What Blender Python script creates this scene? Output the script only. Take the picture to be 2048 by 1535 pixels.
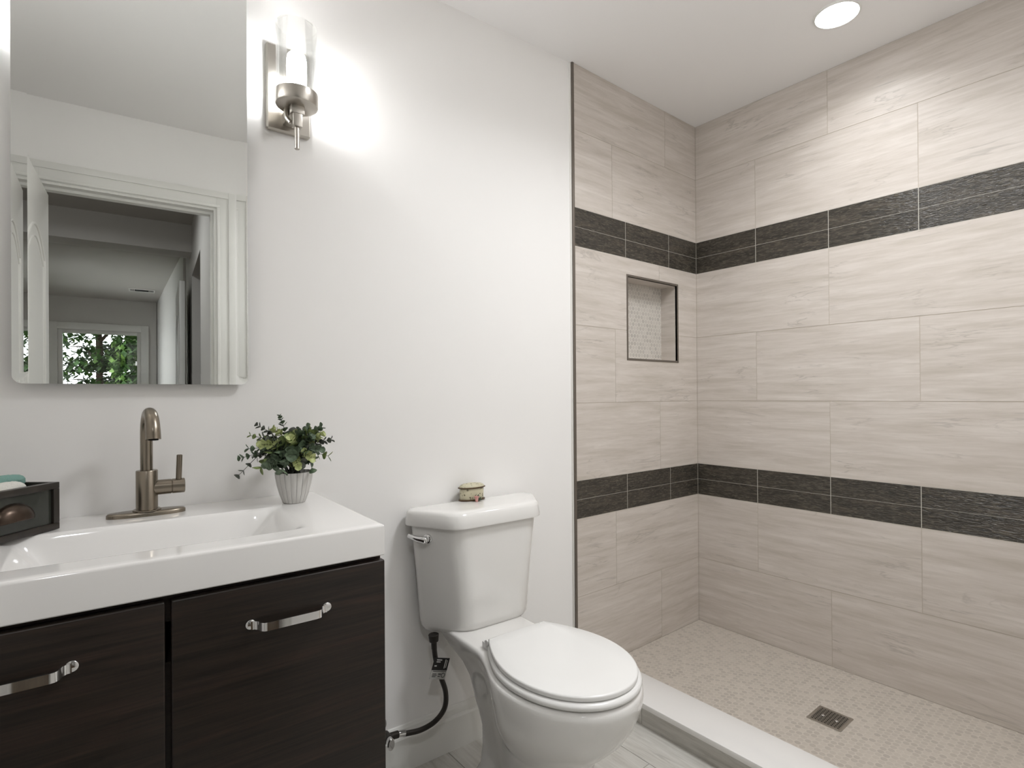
import bpy, bmesh, math, random
from mathutils import Vector, Matrix

for o in list(bpy.data.objects):
    bpy.data.objects.remove(o, do_unlink=True)
S = bpy.context.scene
COL = S.collection
R = math.radians

# ------------------------------------------------------------------ camera
cam_d = bpy.data.cameras.new('camera'); cam = bpy.data.objects.new('camera', cam_d); COL.objects.link(cam)
YAW, PITCH, ROLL, F = R(39.5395), R(0.1732), R(-0.4148), 1095.73
d_ = Vector((math.sin(YAW)*math.cos(PITCH), math.cos(YAW)*math.cos(PITCH), math.sin(PITCH)))
r0 = Vector((math.cos(YAW), -math.sin(YAW), 0)); u0 = r0.cross(d_)
r_ = r0*math.cos(ROLL)+u0*math.sin(ROLL); u_ = -r0*math.sin(ROLL)+u0*math.cos(ROLL)
cm = Matrix((r_, u_, -d_)).transposed().to_4x4(); cm.translation = Vector((-2.3490, -1.5253, 1.0981))
cam.matrix_world = cm
cam_d.sensor_fit = 'HORIZONTAL'; cam_d.sensor_width = 36.0; cam_d.lens = F/2048*36.0
cam_d.shift_x = -25.62/2048; cam_d.shift_y = 19.2/2048
cam_d.clip_start = 0.02; cam_d.clip_end = 200
S.camera = cam

# ------------------------------------------------------------------ world, exposure
S.view_settings.view_transform = 'Standard'; S.view_settings.look = 'None'
S.view_settings.gamma = 1.0; S.view_settings.use_curve_mapping = False
S.view_settings.exposure = 0.33
W = bpy.data.worlds.new('sky'); S.world = W; W.use_nodes = True
bg = W.node_tree.nodes['Background']; bg.inputs[0].default_value = (0.93, 0.965, 1.0, 1); bg.inputs[1].default_value = 4.0
LED_WATTS = 1.55        # recessed shower light
FILL_WATTS = 8.8      # added unseen fill light over the middle of the room
HALL_FILL_WATTS = 6.5       # added unseen fill light in the hall
BULB_POWER = 58.0     # surface strength of each sconce bulb
LED_COL = (.955, .972, 1.0)

# ------------------------------------------------------------------ helpers
CEIL = 2.399; FLOOR = -0.065
O = Vector((-0.832, 0.010, 0)); AW = R(-2.7)
ML = Matrix.Translation(O) @ Matrix.Rotation(AW, 4, 'Z')      # the painted wall is 2.7 degrees out of square
MI = Matrix.Identity(4)
def lw(x, y, z): return ML @ Vector((x, y, z))

def s2l(c):
    return tuple((v/12.92 if v <= .04045 else ((v+.055)/1.055)**2.4) for v in [k/255 for k in c])

def material(name, col=(200,200,200), rough=.5, metal=0, spec=.5, coat=0):
    m = bpy.data.materials.new(name); m.use_nodes = True
    b = m.node_tree.nodes['Principled BSDF']
    c = s2l(col) if max(col) > 1 else col
    b.inputs['Base Color'].default_value = (*c, 1); b.inputs['Roughness'].default_value = rough
    b.inputs['Metallic'].default_value = metal; b.inputs['Specular IOR Level'].default_value = spec
    b.inputs['Coat Weight'].default_value = coat
    return m
class G:
    "small helper to write node graphs"
    def __init__(s, m): s.t = m.node_tree; s.n = s.t.nodes; s.l = s.t.links; s.b = s.n.get('Principled BSDF')
    def node(s, typ, ins=None, **kw):
        n = s.n.new(typ)
        for k, v in kw.items(): setattr(n, k, v)
        for k, v in (ins or {}).items():
            if isinstance(v, bpy.types.NodeSocket): s.l.new(v, n.inputs[k])
            else: n.inputs[k].default_value = v
        return n
    def math(s, op, a, b=0.0, c=0.0): return s.node('ShaderNodeMath', {0: a, 1: b, 2: c}, operation=op).outputs[0]
    def vmath(s, op, a, b=(0,0,0)): 
        n = s.node('ShaderNodeVectorMath', {0: a, 1: b}, operation=op)
        return n.outputs['Value'] if op in ('LENGTH','DOT_PRODUCT','DISTANCE') else n.outputs[0]
    def ramp(s, f, stops):
        n = s.node('ShaderNodeValToRGB', {0: f}); e = n.color_ramp.elements
        while len(e) < len(stops): e.new(.5)
        for i, (p, c) in enumerate(stops):
            e[i].position = p; c = s2l(c) if max(c) > 1 else c; e[i].color = (*c, 1)
        return n.outputs[0]
    def mix(s, f, a, b, mode='MIX'):
        n = s.node('ShaderNodeMix', data_type='RGBA', blend_type=mode)
        for k, v in ((0, f), (6, a), (7, b)):
            if isinstance(v, bpy.types.NodeSocket): s.l.new(v, n.inputs[k])
            else: n.inputs[k].default_value = v if k == 0 else (*(s2l(v) if max(v) > 1 else v), 1)
        return n.outputs[2]
    def noise(s, vec, scale, detail=4, rough=.5, dist=0.0):
        return s.node('ShaderNodeTexNoise', {'Vector': vec, 'Scale': scale, 'Detail': detail, 'Roughness': rough, 'Distortion': dist}).outputs[0]
    def pos(s): return s.node('ShaderNodeNewGeometry').outputs['Position']
    def obj(s): return s.node('ShaderNodeTexCoord').outputs['Object']
    def color(s, c): s.l.new(c, s.b.inputs['Base Color'])
    def bump(s, h, strength=.3, dist=.001):
        n = s.node('ShaderNodeBump', {'Height': h, 'Strength': strength, 'Distance': dist}); s.l.new(n.outputs[0], s.b.inputs['Normal'])

def merge(bm, t):
    me = bpy.data.meshes.new('tmp'); t.to_mesh(me); t.free(); bm.from_mesh(me); bpy.data.meshes.remove(me)
def box(bm, x0, x1, y0, y1, z0, z1, bev=0, seg=2, M=None):
    t = bmesh.new(); bmesh.ops.create_cube(t, size=1)
    for v in t.verts: v.co = Vector(((x0+x1)/2+v.co.x*(x1-x0), (y0+y1)/2+v.co.y*(y1-y0), (z0+z1)/2+v.co.z*(z1-z0)))
    if bev: bmesh.ops.bevel(t, geom=t.edges[:], offset=bev, segments=seg, profile=.5, affect='EDGES')
    if M: t.transform(M)
    merge(bm, t)
def frame_of(d):
    d = d.normalized(); a = Vector((0,0,1)) if abs(d.z) < .9 else Vector((1,0,0))
    x = d.cross(a).normalized(); return x, d.cross(x).normalized()
def loft(bm, rings, cap0=True, cap1=True, closed=True):
    vs = [[bm.verts.new(p) for p in r] for r in rings]; n = len(rings[0])
    for a, b in zip(vs, vs[1:]):
        for i in range(n if closed else n-1):
            j = (i+1) % n; bm.faces.new((a[i], a[j], b[j], b[i]))
    if cap0: bm.faces.new(vs[0][::-1])
    if cap1: bm.faces.new(vs[-1])
    return vs
def fixn(bm): bmesh.ops.recalc_face_normals(bm, faces=bm.faces[:])
def cyl(bm, p0, p1, r0, r1=None, seg=24, bev=0):
    p0, p1 = Vector(p0), Vector(p1); r1 = r0 if r1 is None else r1; d = p1-p0; x, y = frame_of(d); u = d.normalized()
    prof = [(0, r0), (1, r1)]
    L = d.length
    prof = [(0, r0-bev), (bev, r0), (L-bev, r1), (L, r1-bev)] if bev else [(0, r0), (L, r1)]
    loft(bm, [[p0+u*t+(x*math.cos(2*math.pi*i/seg)+y*math.sin(2*math.pi*i/seg))*r for i in range(seg)] for t, r in prof])
def lathe(bm, c, prof, seg=48, cap0=False, cap1=False, fn=None):
    rings = []
    for r, z in prof:
        rings.append([Vector((c[0]+r*math.cos(a)*(fn(a) if fn else 1), c[1]+r*math.sin(a)*(fn(a) if fn else 1), c[2]+z)) for a in [2*math.pi*i/seg for i in range(seg)]])
    loft(bm, rings, cap0, cap1)
def spline(pts, n=12):
    P = [Vector(p) for p in pts]; P = [P[0]*2-P[1]]+P+[P[-1]*2-P[-2]]; out = []
    for i in range(1, len(P)-2):
        a, b, c, d = P[i-1:i+3]
        for k in range(n):
            t = k/n; out.append(.5*((2*b)+(c-a)*t+(2*a-5*b+4*c-d)*t*t+(3*b-a-3*c+d)*t**3))
    out.append(P[-2]); return out
def tube(bm, pts, rad, seg=16, caps=True):
    n = len(pts); prev = None; rings = []
    for i, p in enumerate(pts):
        d = (pts[min(i+1, n-1)]-pts[max(i-1, 0)]).normalized()
        if prev is None: x, y = frame_of(d)
        else:
            x = (prev-d*prev.dot(d)).normalized(); y = d.cross(x)
        prev = x; r = rad(i/(n-1)) if callable(rad) else rad
        rings.append([p+(x*math.cos(2*math.pi*k/seg)+y*math.sin(2*math.pi*k/seg))*r for k in range(seg)])
    loft(bm, rings, caps, caps)
def prism(bm, poly, axis, a, b):
    "polygon in the two other axes, extruded along axis from a to b"
    def mk(p, v):
        return Vector((v, p[0], p[1])) if axis == 'x' else Vector((p[0], v, p[1])) if axis == 'y' else Vector((p[0], p[1], v))
    loft(bm, [[mk(p, a) for p in poly], [mk(p, b) for p in poly]])

def link(name, bm, mat, smooth=35):
    fixn(bm)
    me = bpy.data.meshes.new(name); bm.to_mesh(me); bm.free()
    for m in (mat if isinstance(mat, (list, tuple)) else [mat]): me.materials.append(m)
    if smooth:
        for p in me.polygons: p.use_smooth = True
        me.set_sharp_from_angle(angle=R(smooth))
    o = bpy.data.objects.new(name, me); COL.objects.link(o); return o
def tag(o, label=None, cat=None, group=None, kind=None):
    if label: o['label'] = label
    if cat: o['category'] = cat
    if group: o['group'] = group
    if kind: o['kind'] = kind
    return o
def thing(name, label, cat, base, frame=ML, group=None, kind=None):
    o = bpy.data.objects.new(name, None); COL.objects.link(o); o.empty_display_size = .05
    o.matrix_world = frame @ Matrix.Translation(Vector(base)); o['base'] = list(base)
    return tag(o, label, cat, group, kind)
def part(name, bm, mat, parent, smooth=35, label=None, kind=None):
    root = parent
    while root.parent: root = root.parent
    bmesh.ops.translate(bm, verts=bm.verts[:], vec=-Vector(root['base']))
    o = link(name, bm, mat, smooth); o.parent = parent
    return tag(o, label, None, None, kind)
def single(name, bm, mat, base, frame, label, cat, group=None, kind=None, smooth=35):
    bmesh.ops.translate(bm, verts=bm.verts[:], vec=-Vector(base))
    o = link(name, bm, mat, smooth); o.matrix_world = frame @ Matrix.Translation(Vector(base))
    return tag(o, label, cat, group, kind)
def struct(name, bm, mat, label, cat, frame=MI, smooth=30):
    return single(name, bm, mat, (0,0,0), frame, label, cat, None, 'structure', smooth)
def copy_tree(o, parent=None):
    c = o.copy(); COL.objects.link(c)
    if parent: c.parent = parent
    for ch in [k for k in bpy.data.objects if k.parent == o]: copy_tree(ch, c)
    return c

# ------------------------------------------------------------------ materials
M_wall = material('white_wall_paint', (244,242,239), .55)
g = G(M_wall); g.bump(g.noise(g.pos(), 420, 3), .05, .0006)
M_ceil = material('ceiling_paint', (246,244,242), .8)
M_trim = material('white_trim_paint', (232,231,226), .35)
M_ceramic = material('white_ceramic', (233,231,227), .10, coat=.3)
M_plastic = material('white_seat_plastic', (236,235,232), .22)
M_counter = material('white_counter', (238,236,233), .09, coat=.2)
M_caulk = material('caulk', (236,234,228), .5)
M_nickel = material('brushed_nickel', (186,181,173), .28, 1)
g = G(M_nickel); g.b.inputs['Anisotropic'].default_value = .4
M_bronze = material('warm_brushed_nickel', (140,131,118), .27, 1)
g = G(M_bronze); v = g.vmath('MULTIPLY', g.obj(), (900, 900, 20)); g.bump(g.noise(v, 1, 3), .08, .0003)
M_chrome = material('chrome', (225,225,225), .06, 1)
M_darkmetal = material('dark_metal_edge', (112,104,95), .38, .35)
M_mirror = material('mirror_silver', (236,238,236), .0, 1)
M_edge = material('mirror_edge', (120,128,124), .2)
M_hose = material('braided_hose', (58,54,50), .35, .6)
g = G(M_hose); w = g.node('ShaderNodeTexWave', {'Vector': g.vmath('ADD', g.obj(), g.vmath('MULTIPLY', g.obj(), (0,0,1))), 'Scale': 240, 'Distortion': 1.5}); g.bump(w.outputs[0], .5, .0008)
M_black = material('tag_black', (32,31,30), .4)
M_tagw = material('tag_grey', (176,174,168), .5)
M_line = material('tag_print', (205,203,198), .5)
M_soil = material('plant_soil', (30,26,20), .9)
M_hole = material('drain_hole', (10,10,10), .8)
M_dark = material('dark_gap', (12,10,9), .7)

# espresso wood: fine dark red-brown grain
M_wood = material('espresso_wood', (40,34,28), .38, spec=.35)
g = G(M_wood); p = g.obj()
v = g.vmath('MULTIPLY', p, (2.2, 6, 34)); n1 = g.noise(v, 1.6, 8, .6, .8)
v2 = g.vmath('MULTIPLY', p, (5, 20, 160)); n2 = g.noise(v2, 1.3, 4, .6, .3)
c = g.ramp(n1, [(.30, (23,20,16)), (.52, (34,29,24)), (.70, (50,36,30)), (.82, (31,27,22))])
g.color(g.mix(.35, c, g.ramp(n2, [(.35, (20,17,14)), (.7, (62,48,40))]))); g.bump(n2, .08, .0005)
g.l.new(g.math('MULTIPLY_ADD', n1, .2, .28), g.b.inputs['Roughness'])
M_boxwood = material('dark_box_wood', (42,38,33), .35)
g = G(M_boxwood); n1 = g.noise(g.vmath('MULTIPLY', g.obj(), (30, 30, 4)), 1, 5); g.color(g.ramp(n1, [(.3, (30,26,22)), (.7, (52,46,40))]))
M_pull = material('bronze_pull', (78,66,57), .28, .8)
M_boxpane = material('dark_box_panel', (52,54,48), .14, spec=.6)

def tile_mat(name, dark, mid, light, rough):
    m = material(name, mid, rough); g = G(m)
    off = g.node('ShaderNodeAttribute', attribute_name='toff', attribute_type='GEOMETRY').outputs['Vector']
    p = g.vmath('ADD', g.pos(), off)
    n1 = g.noise(g.vmath('MULTIPLY', p, (2.8, 2.8, 34)), 1.0, 9, .66, .35)
    n2 = g.noise(g.vmath('MULTIPLY', p, (6, 6, 90)), 1.4, 6, .6, .5)
    n3 = g.noise(g.vmath('MULTIPLY', p, (2.0, 2.0, 17)), 1.0, 5, .55, .7)
    c = g.ramp(n1, [(.28, dark), (.47, mid), (.68, light)])
    c = g.mix(g.math('MULTIPLY', g.ramp(n2, [(.38, (1,1,1)), (.56, (0,0,0))]), .30), c, dark)
    vein = g.math('ABSOLUTE', g.math('SUBTRACT', n3, .5))                       # thin wavy darker veins
    brk = g.ramp(g.noise(g.vmath('MULTIPLY', p, (5, 5, 5)), 1, 3), [(.48, (0,0,0)), (.62, (1,1,1))])
    c = g.mix(g.math('MULTIPLY', g.math('MULTIPLY', g.ramp(vein, [(0, (1,1,1)), (.016, (0,0,0))]), brk), .38), c, tuple(k*.74 for k in dark))
    g.color(c); g.bump(n2, .05, .0006)
    return m
M_trav = tile_mat('striated_beige_tile', (188,179,167), (205,196,187), (217,209,201), .46)
M_plank = tile_mat('pale_grey_plank_tile', (172,168,160), (200,197,190), (214,212,206), .42)
M_grout = material('pale_grout', (192,182,168), .8)
M_grout2 = material('white_grout', (208,203,192), .8)
M_groutf = material('floor_grout', (160,156,148), .8)
M_band = material('dark_relief_tile', (58,54,47), .24)
g = G(M_band)
off = g.node('ShaderNodeAttribute', attribute_name='toff', attribute_type='GEOMETRY').outputs['Vector']
p = g.vmath('ADD', g.pos(), off)
n1 = g.noise(g.vmath('MULTIPLY', p, (45, 45, 250)), 1.0, 3, .5, .8); n2 = g.noise(g.vmath('MULTIPLY', p, (7, 7, 60)), 1, 5, .6, .6)
c = g.ramp(n2, [(.30, (44,41,36)), (.52, (60,56,49)), (.75, (80,72,62))])
g.color(g.mix(g.math('MULTIPLY', g.ramp(n1, [(.48, (0,0,0)), (.70, (1,1,1))]), .55), c, (116,108,95)))
g.bump(n1, .9, .0045)

def penny(name, axes, tile, grout, pitch=.0212, rad=.0092):
    m = material(name, tile, .4); g = G(m)
    s = g.node('ShaderNodeSeparateXYZ', {0: g.pos()})
    p = g.node('ShaderNodeCombineXYZ', {0: s.outputs[axes[0]], 1: s.outputs[axes[1]], 2: 0.0}).outputs[0]
    a = (pitch, pitch*math.sqrt(3), 1.0); off = (pitch*1000, pitch*math.sqrt(3)*1000, .5)
    def lat(sh):
        q = g.vmath('ADD', p, tuple(o+k*s_ for o, k, s_ in zip(off, a, sh)))
        mm = g.vmath('SUBTRACT', g.vmath('MODULO', q, a), (a[0]/2, a[1]/2, .5))
        cell = g.vmath('FLOOR', g.vmath('DIVIDE', q, a))
        return g.vmath('LENGTH', mm), g.vmath('ADD', cell, (sh[0]*7.3, sh[1]*3.1, 0))
    d1, c1 = lat((0,0,0)); d2, c2 = lat((.5,.5,0))
    d = g.math('MINIMUM', d1, d2); sel = g.math('LESS_THAN', d2, d1)
    cell = g.node('ShaderNodeMix', {0: sel, 4: c1, 5: c2}, data_type='VECTOR').outputs[1]
    rnd = g.node('ShaderNodeTexWhiteNoise', {'Vector': cell}, noise_dimensions='3D').outputs['Value']
    mask = g.node('ShaderNodeMapRange', {0: d, 1: rad*.93, 2: rad*1.04, 3: 1.0, 4: 0.0}, interpolation_type='SMOOTHSTEP').outputs[0]
    tc = g.mix(rnd, tuple(k*.95 for k in tile), tuple(min(255, k*1.05) for k in tile))
    g.color(g.mix(mask, grout, tc)); g.bump(mask, .5, .0012)
    g.l.new(g.math('MULTIPLY_ADD', mask, -.35, .75), g.b.inputs['Roughness'])
    return m
M_penny = penny('penny_floor_tile', (0,1), (185,176,165), (199,190,179))
M_pennyw = penny('penny_niche_tile', (0,2), (196,190,182), (214,209,200), .0205, .0089)

M_glass = bpy.data.materials.new('clear_shade_glass'); M_glass.use_nodes = True
g = G(M_glass); g.n.remove(g.b); out = g.n['Material Output']
fr = g.node('ShaderNodeFresnel', {'IOR': 1.5})
tr = g.node('ShaderNodeBsdfTransparent', {0: (.99,.995,.99,1)}); gl = g.node('ShaderNodeBsdfGlossy', {0: (1,1,1,1), 1: .03})
mx = g.node('ShaderNodeMixShader', {0: g.math('MULTIPLY_ADD', fr.outputs[0], .55, .015), 1: tr.outputs[0], 2: gl.outputs[0]}); g.l.new(mx.outputs[0], out.inputs[0])
M_pane = bpy.data.materials.new('window_pane_glass'); M_pane.use_nodes = True
g = G(M_pane); g.n.remove(g.b); out = g.n['Material Output']
fr = g.node('ShaderNodeFresnel', {'IOR': 1.45})
mx = g.node('ShaderNodeMixShader', {0: fr.outputs[0], 1: g.node('ShaderNodeBsdfTransparent').outputs[0], 2: g.node('ShaderNodeBsdfGlossy', {1: .0}).outputs[0]}); g.l.new(mx.outputs[0], out.inputs[0])
def emit(name, col, power):
    m = bpy.data.materials.new(name); m.use_nodes = True; g = G(m); g.n.remove(g.b)
    e = g.node('ShaderNodeEmission', {0: (*col, 1), 1: power}); g.l.new(e.outputs[0], g.n['Material Output'].inputs[0]); return m
M_bulb = emit('lit_bulb', (.975, .975, 1.0), BULB_POWER)
M_led = emit('lit_led_panel', LED_COL, 9.0)

# ------------------------------------------------------------------ room shell
XL = -2.68; YF = -1.49; WT = .12
bm = bmesh.new(); box(bm, -1.93, 0, 0, .12, FLOOR-.1, CEIL+.1)
wall_left = struct('wall_left', bm, M_wall, 'smooth white painted wall behind the vanity, mirror and toilet', 'wall', ML)
bm = bmesh.new(); box(bm, XL-.12, XL, YF-.12, .3, FLOOR-.1, CEIL+.1)
struct('wall_side', bm, M_wall, 'white side wall at the far left end of the vanity, outside the view', 'wall')
OX0, OX1, OZ = -2.612, -1.930, 2.047                                   # doorway the photograph is taken from
bm = bmesh.new(); box(bm, XL-.12, OX0, YF-WT, YF, FLOOR-.1, CEIL+.1); box(bm, OX1, .12, YF-WT, YF, FLOOR-.1, CEIL+.1); box(bm, OX0, OX1, YF-WT, YF, OZ, CEIL+.1)
struct('wall_front', bm, M_wall, 'white wall with the doorway, seen reflected in the mirror', 'wall')
bm = bmesh.new(); box(bm, XL-.12, .12, YF-WT, .3, CEIL, CEIL+.1)
struct('ceiling', bm, M_ceil, 'plain white bathroom ceiling above the shower and vanity', 'ceiling')

def tiles_mesh(rects, to3, t=.006):
    "rects: (u0,u1,z0,z1,slot); to3(u, depth, z)"
    bm = bmesh.new(); lay = bm.faces.layers.float_vector.new('toff'); rng = random.Random(5)
    for u0, u1, z0, z1, slot, key in rects:
        rg = random.Random(hash(key) if False else int(abs(key[0]*1000)+abs(key[1]*7919))); offv = Vector((rg.uniform(0,40), rg.uniform(0,40), rg.uniform(0,40)))
        c = [(u0,0,z0),(u1,0,z0),(u1,0,z1),(u0,0,z1),(u0,t,z0),(u1,t,z0),(u1,t,z1),(u0,t,z1)]
        vs = [bm.verts.new(to3(*q)) for q in c]
        for f in ((0,1,2,3),(0,4,5,1),(1,5,6,2),(2,6,7,3),(3,7,4,0),(4,7,6,5)):
            fc = bm.faces.new([vs[i] for i in f]); fc[lay] = offv; fc.material_index = slot
    return bm
ZR = [(0,.3055,0),(.3055,.611,0),(.612,.6865,1),(.6865,.761,1),(.761,1.0655,0),(1.0655,1.3725,0),(1.3725,1.682,0),(1.682,1.758,1),(1.758,1.834,1),(1.834,2.14,0),(2.14,CEIL,0)]
def rows(u_end, joints, band):
    "u runs from the corner (0) to u_end (negative)"
    out = []; gg = .0011
    for k, (z0, z1, slot) in enumerate(ZR):
        js = band if slot else joints[k]
        e = [0]+[j for j in js if j > u_end]+[u_end]
        gz = .0006 if slot else gg
        for a, b in zip(e, e[1:]): out.append((b+gg, a-gg, z0+gz, z1-gz, slot, (k+1.0, a*3+.37)))
    return out
A1 = [-.2215-.305*i for i in range(4)]
jointsA = {0:[-.295],1:[-.6],4:[-.295],5:[-.597],6:[-.295],9:[-.61],10:[-.245]}
jointsB = {0:[-.607,-1.2175],1:[-.302,-.912],4:[-.607,-1.2175],5:[-.302,-.912],6:[-.607,-1.2175],9:[-.302,-.912],10:[-.607,-1.2175]}
BJ = [-.3017-.305*i for i in range(5)]
NX0, NX1, NZ0, NZ1, ND = -.514, -.161, 1.254, 1.604, .09
def cut(rects, x0, x1, z0, z1):
    out = []
    for u0, u1, a, b, s, k in rects:
        if u1 <= x0 or u0 >= x1 or b <= z0 or a >= z1: out.append((u0,u1,a,b,s,k)); continue
        if u0 < x0: out.append((u0,x0,a,b,s,k))
        if u1 > x1: out.append((x1,u1,a,b,s,k))
        m0, m1 = max(u0,x0), min(u1,x1)
        if a < z0: out.append((m0,m1,a,z0,s,k))
        if b > z1: out.append((m0,m1,z1,b,s,k))
    return out
def quad_box(bm, x0,x1,y0,y1,z0,z1, slot):
    n = len(bm.faces); t = bmesh.new(); bmesh.ops.create_cube(t, size=1)
    for v in t.verts: v.co = Vector(((x0+x1)/2+v.co.x*(x1-x0), (y0+y1)/2+v.co.y*(y1-y0), (z0+z1)/2+v.co.z*(z1-z0)))
    merge(bm, t); bm.faces.ensure_lookup_table()
    for f in bm.faces[n:]: f.material_index = slot
XT = -.832
bm = tiles_mesh(cut(rows(XT, jointsA, A1), NX0, NX1, NZ0, NZ1), lambda u, d, z: (u, d, z))
for (a,b,z0,z1) in ((XT,NX0-.002,-.12,CEIL+.1),(NX1+.002,.12,-.12,CEIL+.1),(NX0-.002,NX1+.002,-.12,NZ0-.002),(NX0-.002,NX1+.002,NZ1+.002,CEIL+.1)): quad_box(bm, a, b, .0010, .13, z0, z1, 2)
for z0, z1 in ((.612,.761),(1.682,1.834)): quad_box(bm, XT, 0, .0004, .004, z0-.0008, z1+.0008, 3)
quad_box(bm, NX0-.001, NX1+.001, ND, .13, NZ0-.001, NZ1+.001, 4)                             # penny tile at the back of the niche
for a in ((NX0-.0015, NX0, 0, ND, NZ0-.0015, NZ1+.0015), (NX1, NX1+.0015, 0, ND, NZ0-.0015, NZ1+.0015), (NX0, NX1, 0, ND, NZ0-.0015, NZ0), (NX0, NX1, 0, ND, NZ1, NZ1+.0015)): quad_box(bm, *a, 0)
wall_back = struct('wall_back', bm, [M_trav, M_band, M_grout, M_grout2, M_pennyw], 'short beige tiled shower wall with two dark bands and a niche', 'wall', smooth=0)
bm = tiles_mesh(rows(YF, jointsB, BJ), lambda u, d, z: (d, u, z))
quad_box(bm, .0010, .13, YF-WT, .0010, -.12, CEIL+.1, 2)
for z0, z1 in ((.612,.761),(1.682,1.834)): quad_box(bm, .0004, .004, YF, 0, z0-.0008, z1+.0008, 3)
wall_right = struct('wall_right', bm, [M_trav, M_band, M_grout, M_grout2], 'long beige tiled shower wall with two dark tile bands', 'wall', smooth=0)

# metal edge where the tile stops, and round the niche
bm = bmesh.new(); box(bm, XT-.009, XT+.001, -.0025, .012, FLOOR, CEIL, .0008)
t = struct('trim_1', bm, M_darkmetal, 'tall thin metal strip where the beige shower tile meets the white wall', 'trim')
bm = bmesh.new(); box(bm, XT-.0145, XT-.009, .004, .016, FLOOR, CEIL, .001)
struct('trim_7', bm, M_caulk, 'thin white caulk line beside the tall metal tile strip', 'trim')
bm = bmesh.new(); w = .009
for a in ((NX0-w, NX0, NZ0-w, NZ1+w), (NX1, NX1+w, NZ0-w, NZ1+w), (NX0, NX1, NZ0-w, NZ0), (NX0, NX1, NZ1, NZ1+w)): box(bm, a[0], a[1], -.002, .010, a[2], a[3], .0006)
struct('trim_2', bm, M_darkmetal, 'square metal edging round the small shower niche', 'trim')

# floors
def planks(x0, x1, y0, y1, z, w=.152, L=.914):
    rects = []; k = 0; x = x1
    while x > x0:
        yy = y1+(k*0.37 % 1)*L
        while yy > y0:
            a, b = max(yy-L, y0), min(yy, y1)
            if b-a > .01: rects.append((max(x-w, x0)+.0012, x-.0012, a+.0012, b-.0012, 0, (k+2.3, yy*2.1)))
            yy -= L
        x -= w; k += 1
    return tiles_mesh(rects, lambda u, d, v: (u, v, z-d), .006)
bm = planks(XL, -.80, YF-WT, .14, FLOOR); quad_box(bm, XL-.12, .12, YF-WT, .3, FLOOR-.1, FLOOR-.0015, 1)
# the plank tile's grain runs along y: its own stretched coordinates
M_plankf = M_plank.copy(); M_plankf.name = 'pale_grey_floor_plank'
for n in M_plankf.node_tree.nodes:
    if n.type == 'VECT_MATH' and n.operation == 'MULTIPLY':
        vv = n.inputs[1].default_value
        if vv[2] > vv[0]: n.inputs[1].default_value = (vv[2], vv[0], vv[0])
struct('floor', bm, [M_plankf, M_groutf], 'pale grey wood-look plank tile floor round the toilet', 'floor', smooth=0)
bm = bmesh.new(); box(bm, -.66, .0, YF, .0, -.06, 0)
struct('floor_shower', bm, M_penny, 'shower floor of small round beige mosaic tiles', 'shower floor', smooth=0)
# curb
curb = thing('shower_curb', 'low shower kerb with white stone top and grey tiled face beside the toilet', 'kerb', (-.74, -.75, FLOOR), MI)
bm = tiles_mesh([(YF+.001, -.905, FLOOR, .004, 0, (3.3, 1.7)), (-.9028, -.29, FLOOR, .004, 0, (4.3, 2.7)), (-.2878, .006, FLOOR, .004, 0, (8.3, 5.7))], lambda u, d, z: (-.804+d, u, z))
quad_box(bm, -.8025, -.665, YF+.001, 0.006, FLOOR, .004, 1)
part('curb_face', bm, [M_plank, M_groutf], curb, 0, 'grey wood-look tile face')
bm = bmesh.new(); box(bm, -.820, -.652, YF+.001, -.001, .003, .022, .002)
part('curb_slab', bm, M_counter, curb, label='white stone slab')

# baseboard on the painted wall
bm = bmesh.new(); zb = FLOOR
prof = [(0, zb), (-.017, zb), (-.017, zb+.102), (-.0135, zb+.108), (-.0085, zb+.110), (-.0085, zb+.128), (-.004, zb+.137), (0, zb+.139)]
prism(bm, prof, 'x', -.989, -.012)
struct('baseboard_left', bm, M_trim, 'white moulded baseboard running behind the toilet', 'baseboard', ML, smooth=25)

# recessed shower light, and the unseen fill lights built alike
def downlight(x, y, r, watts, label, CEIL=CEIL, spread=138):
    t = thing('recessed_or_fill_light', label, 'ceiling light', (x, y, CEIL), MI, 'recessed ceiling lights')  # one builder for the shower light and the added fills
    bm = bmesh.new(); lathe(bm, (x, y, CEIL), [(r, -.003), (r+.001, -.005), (r+.006, -.0045), (r+.0075, 0)], 64)
    part('trim_ring', bm, M_trim, t)
    bm = bmesh.new(); lathe(bm, (x, y, CEIL), [(r+.001, -.0035), (r*.5, -.0045), (.001, -.0045)], 64, False, True)
    part('light_panel', bm, M_led, t)
    ld = bpy.data.lights.new('panel_light', 'AREA'); ld.shape = 'DISK'; ld.size = r*1.9; ld.energy = watts; ld.color = LED_COL; ld.spread = R(spread)
    lo = bpy.data.objects.new('panel_light', ld); COL.objects.link(lo); lo.parent = t; lo.location = (0, 0, -.0075)
    return t
downlight(-.318, -.765, .066, LED_WATTS, 'round white recessed light glowing in the ceiling above the shower drain')
downlight(-1.00, -1.05, .190, FILL_WATTS, 'added wide round fill light over the middle of the room, unseen above the frame', CEIL, 150)  # no such fixture known: added to lift the whole room

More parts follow.
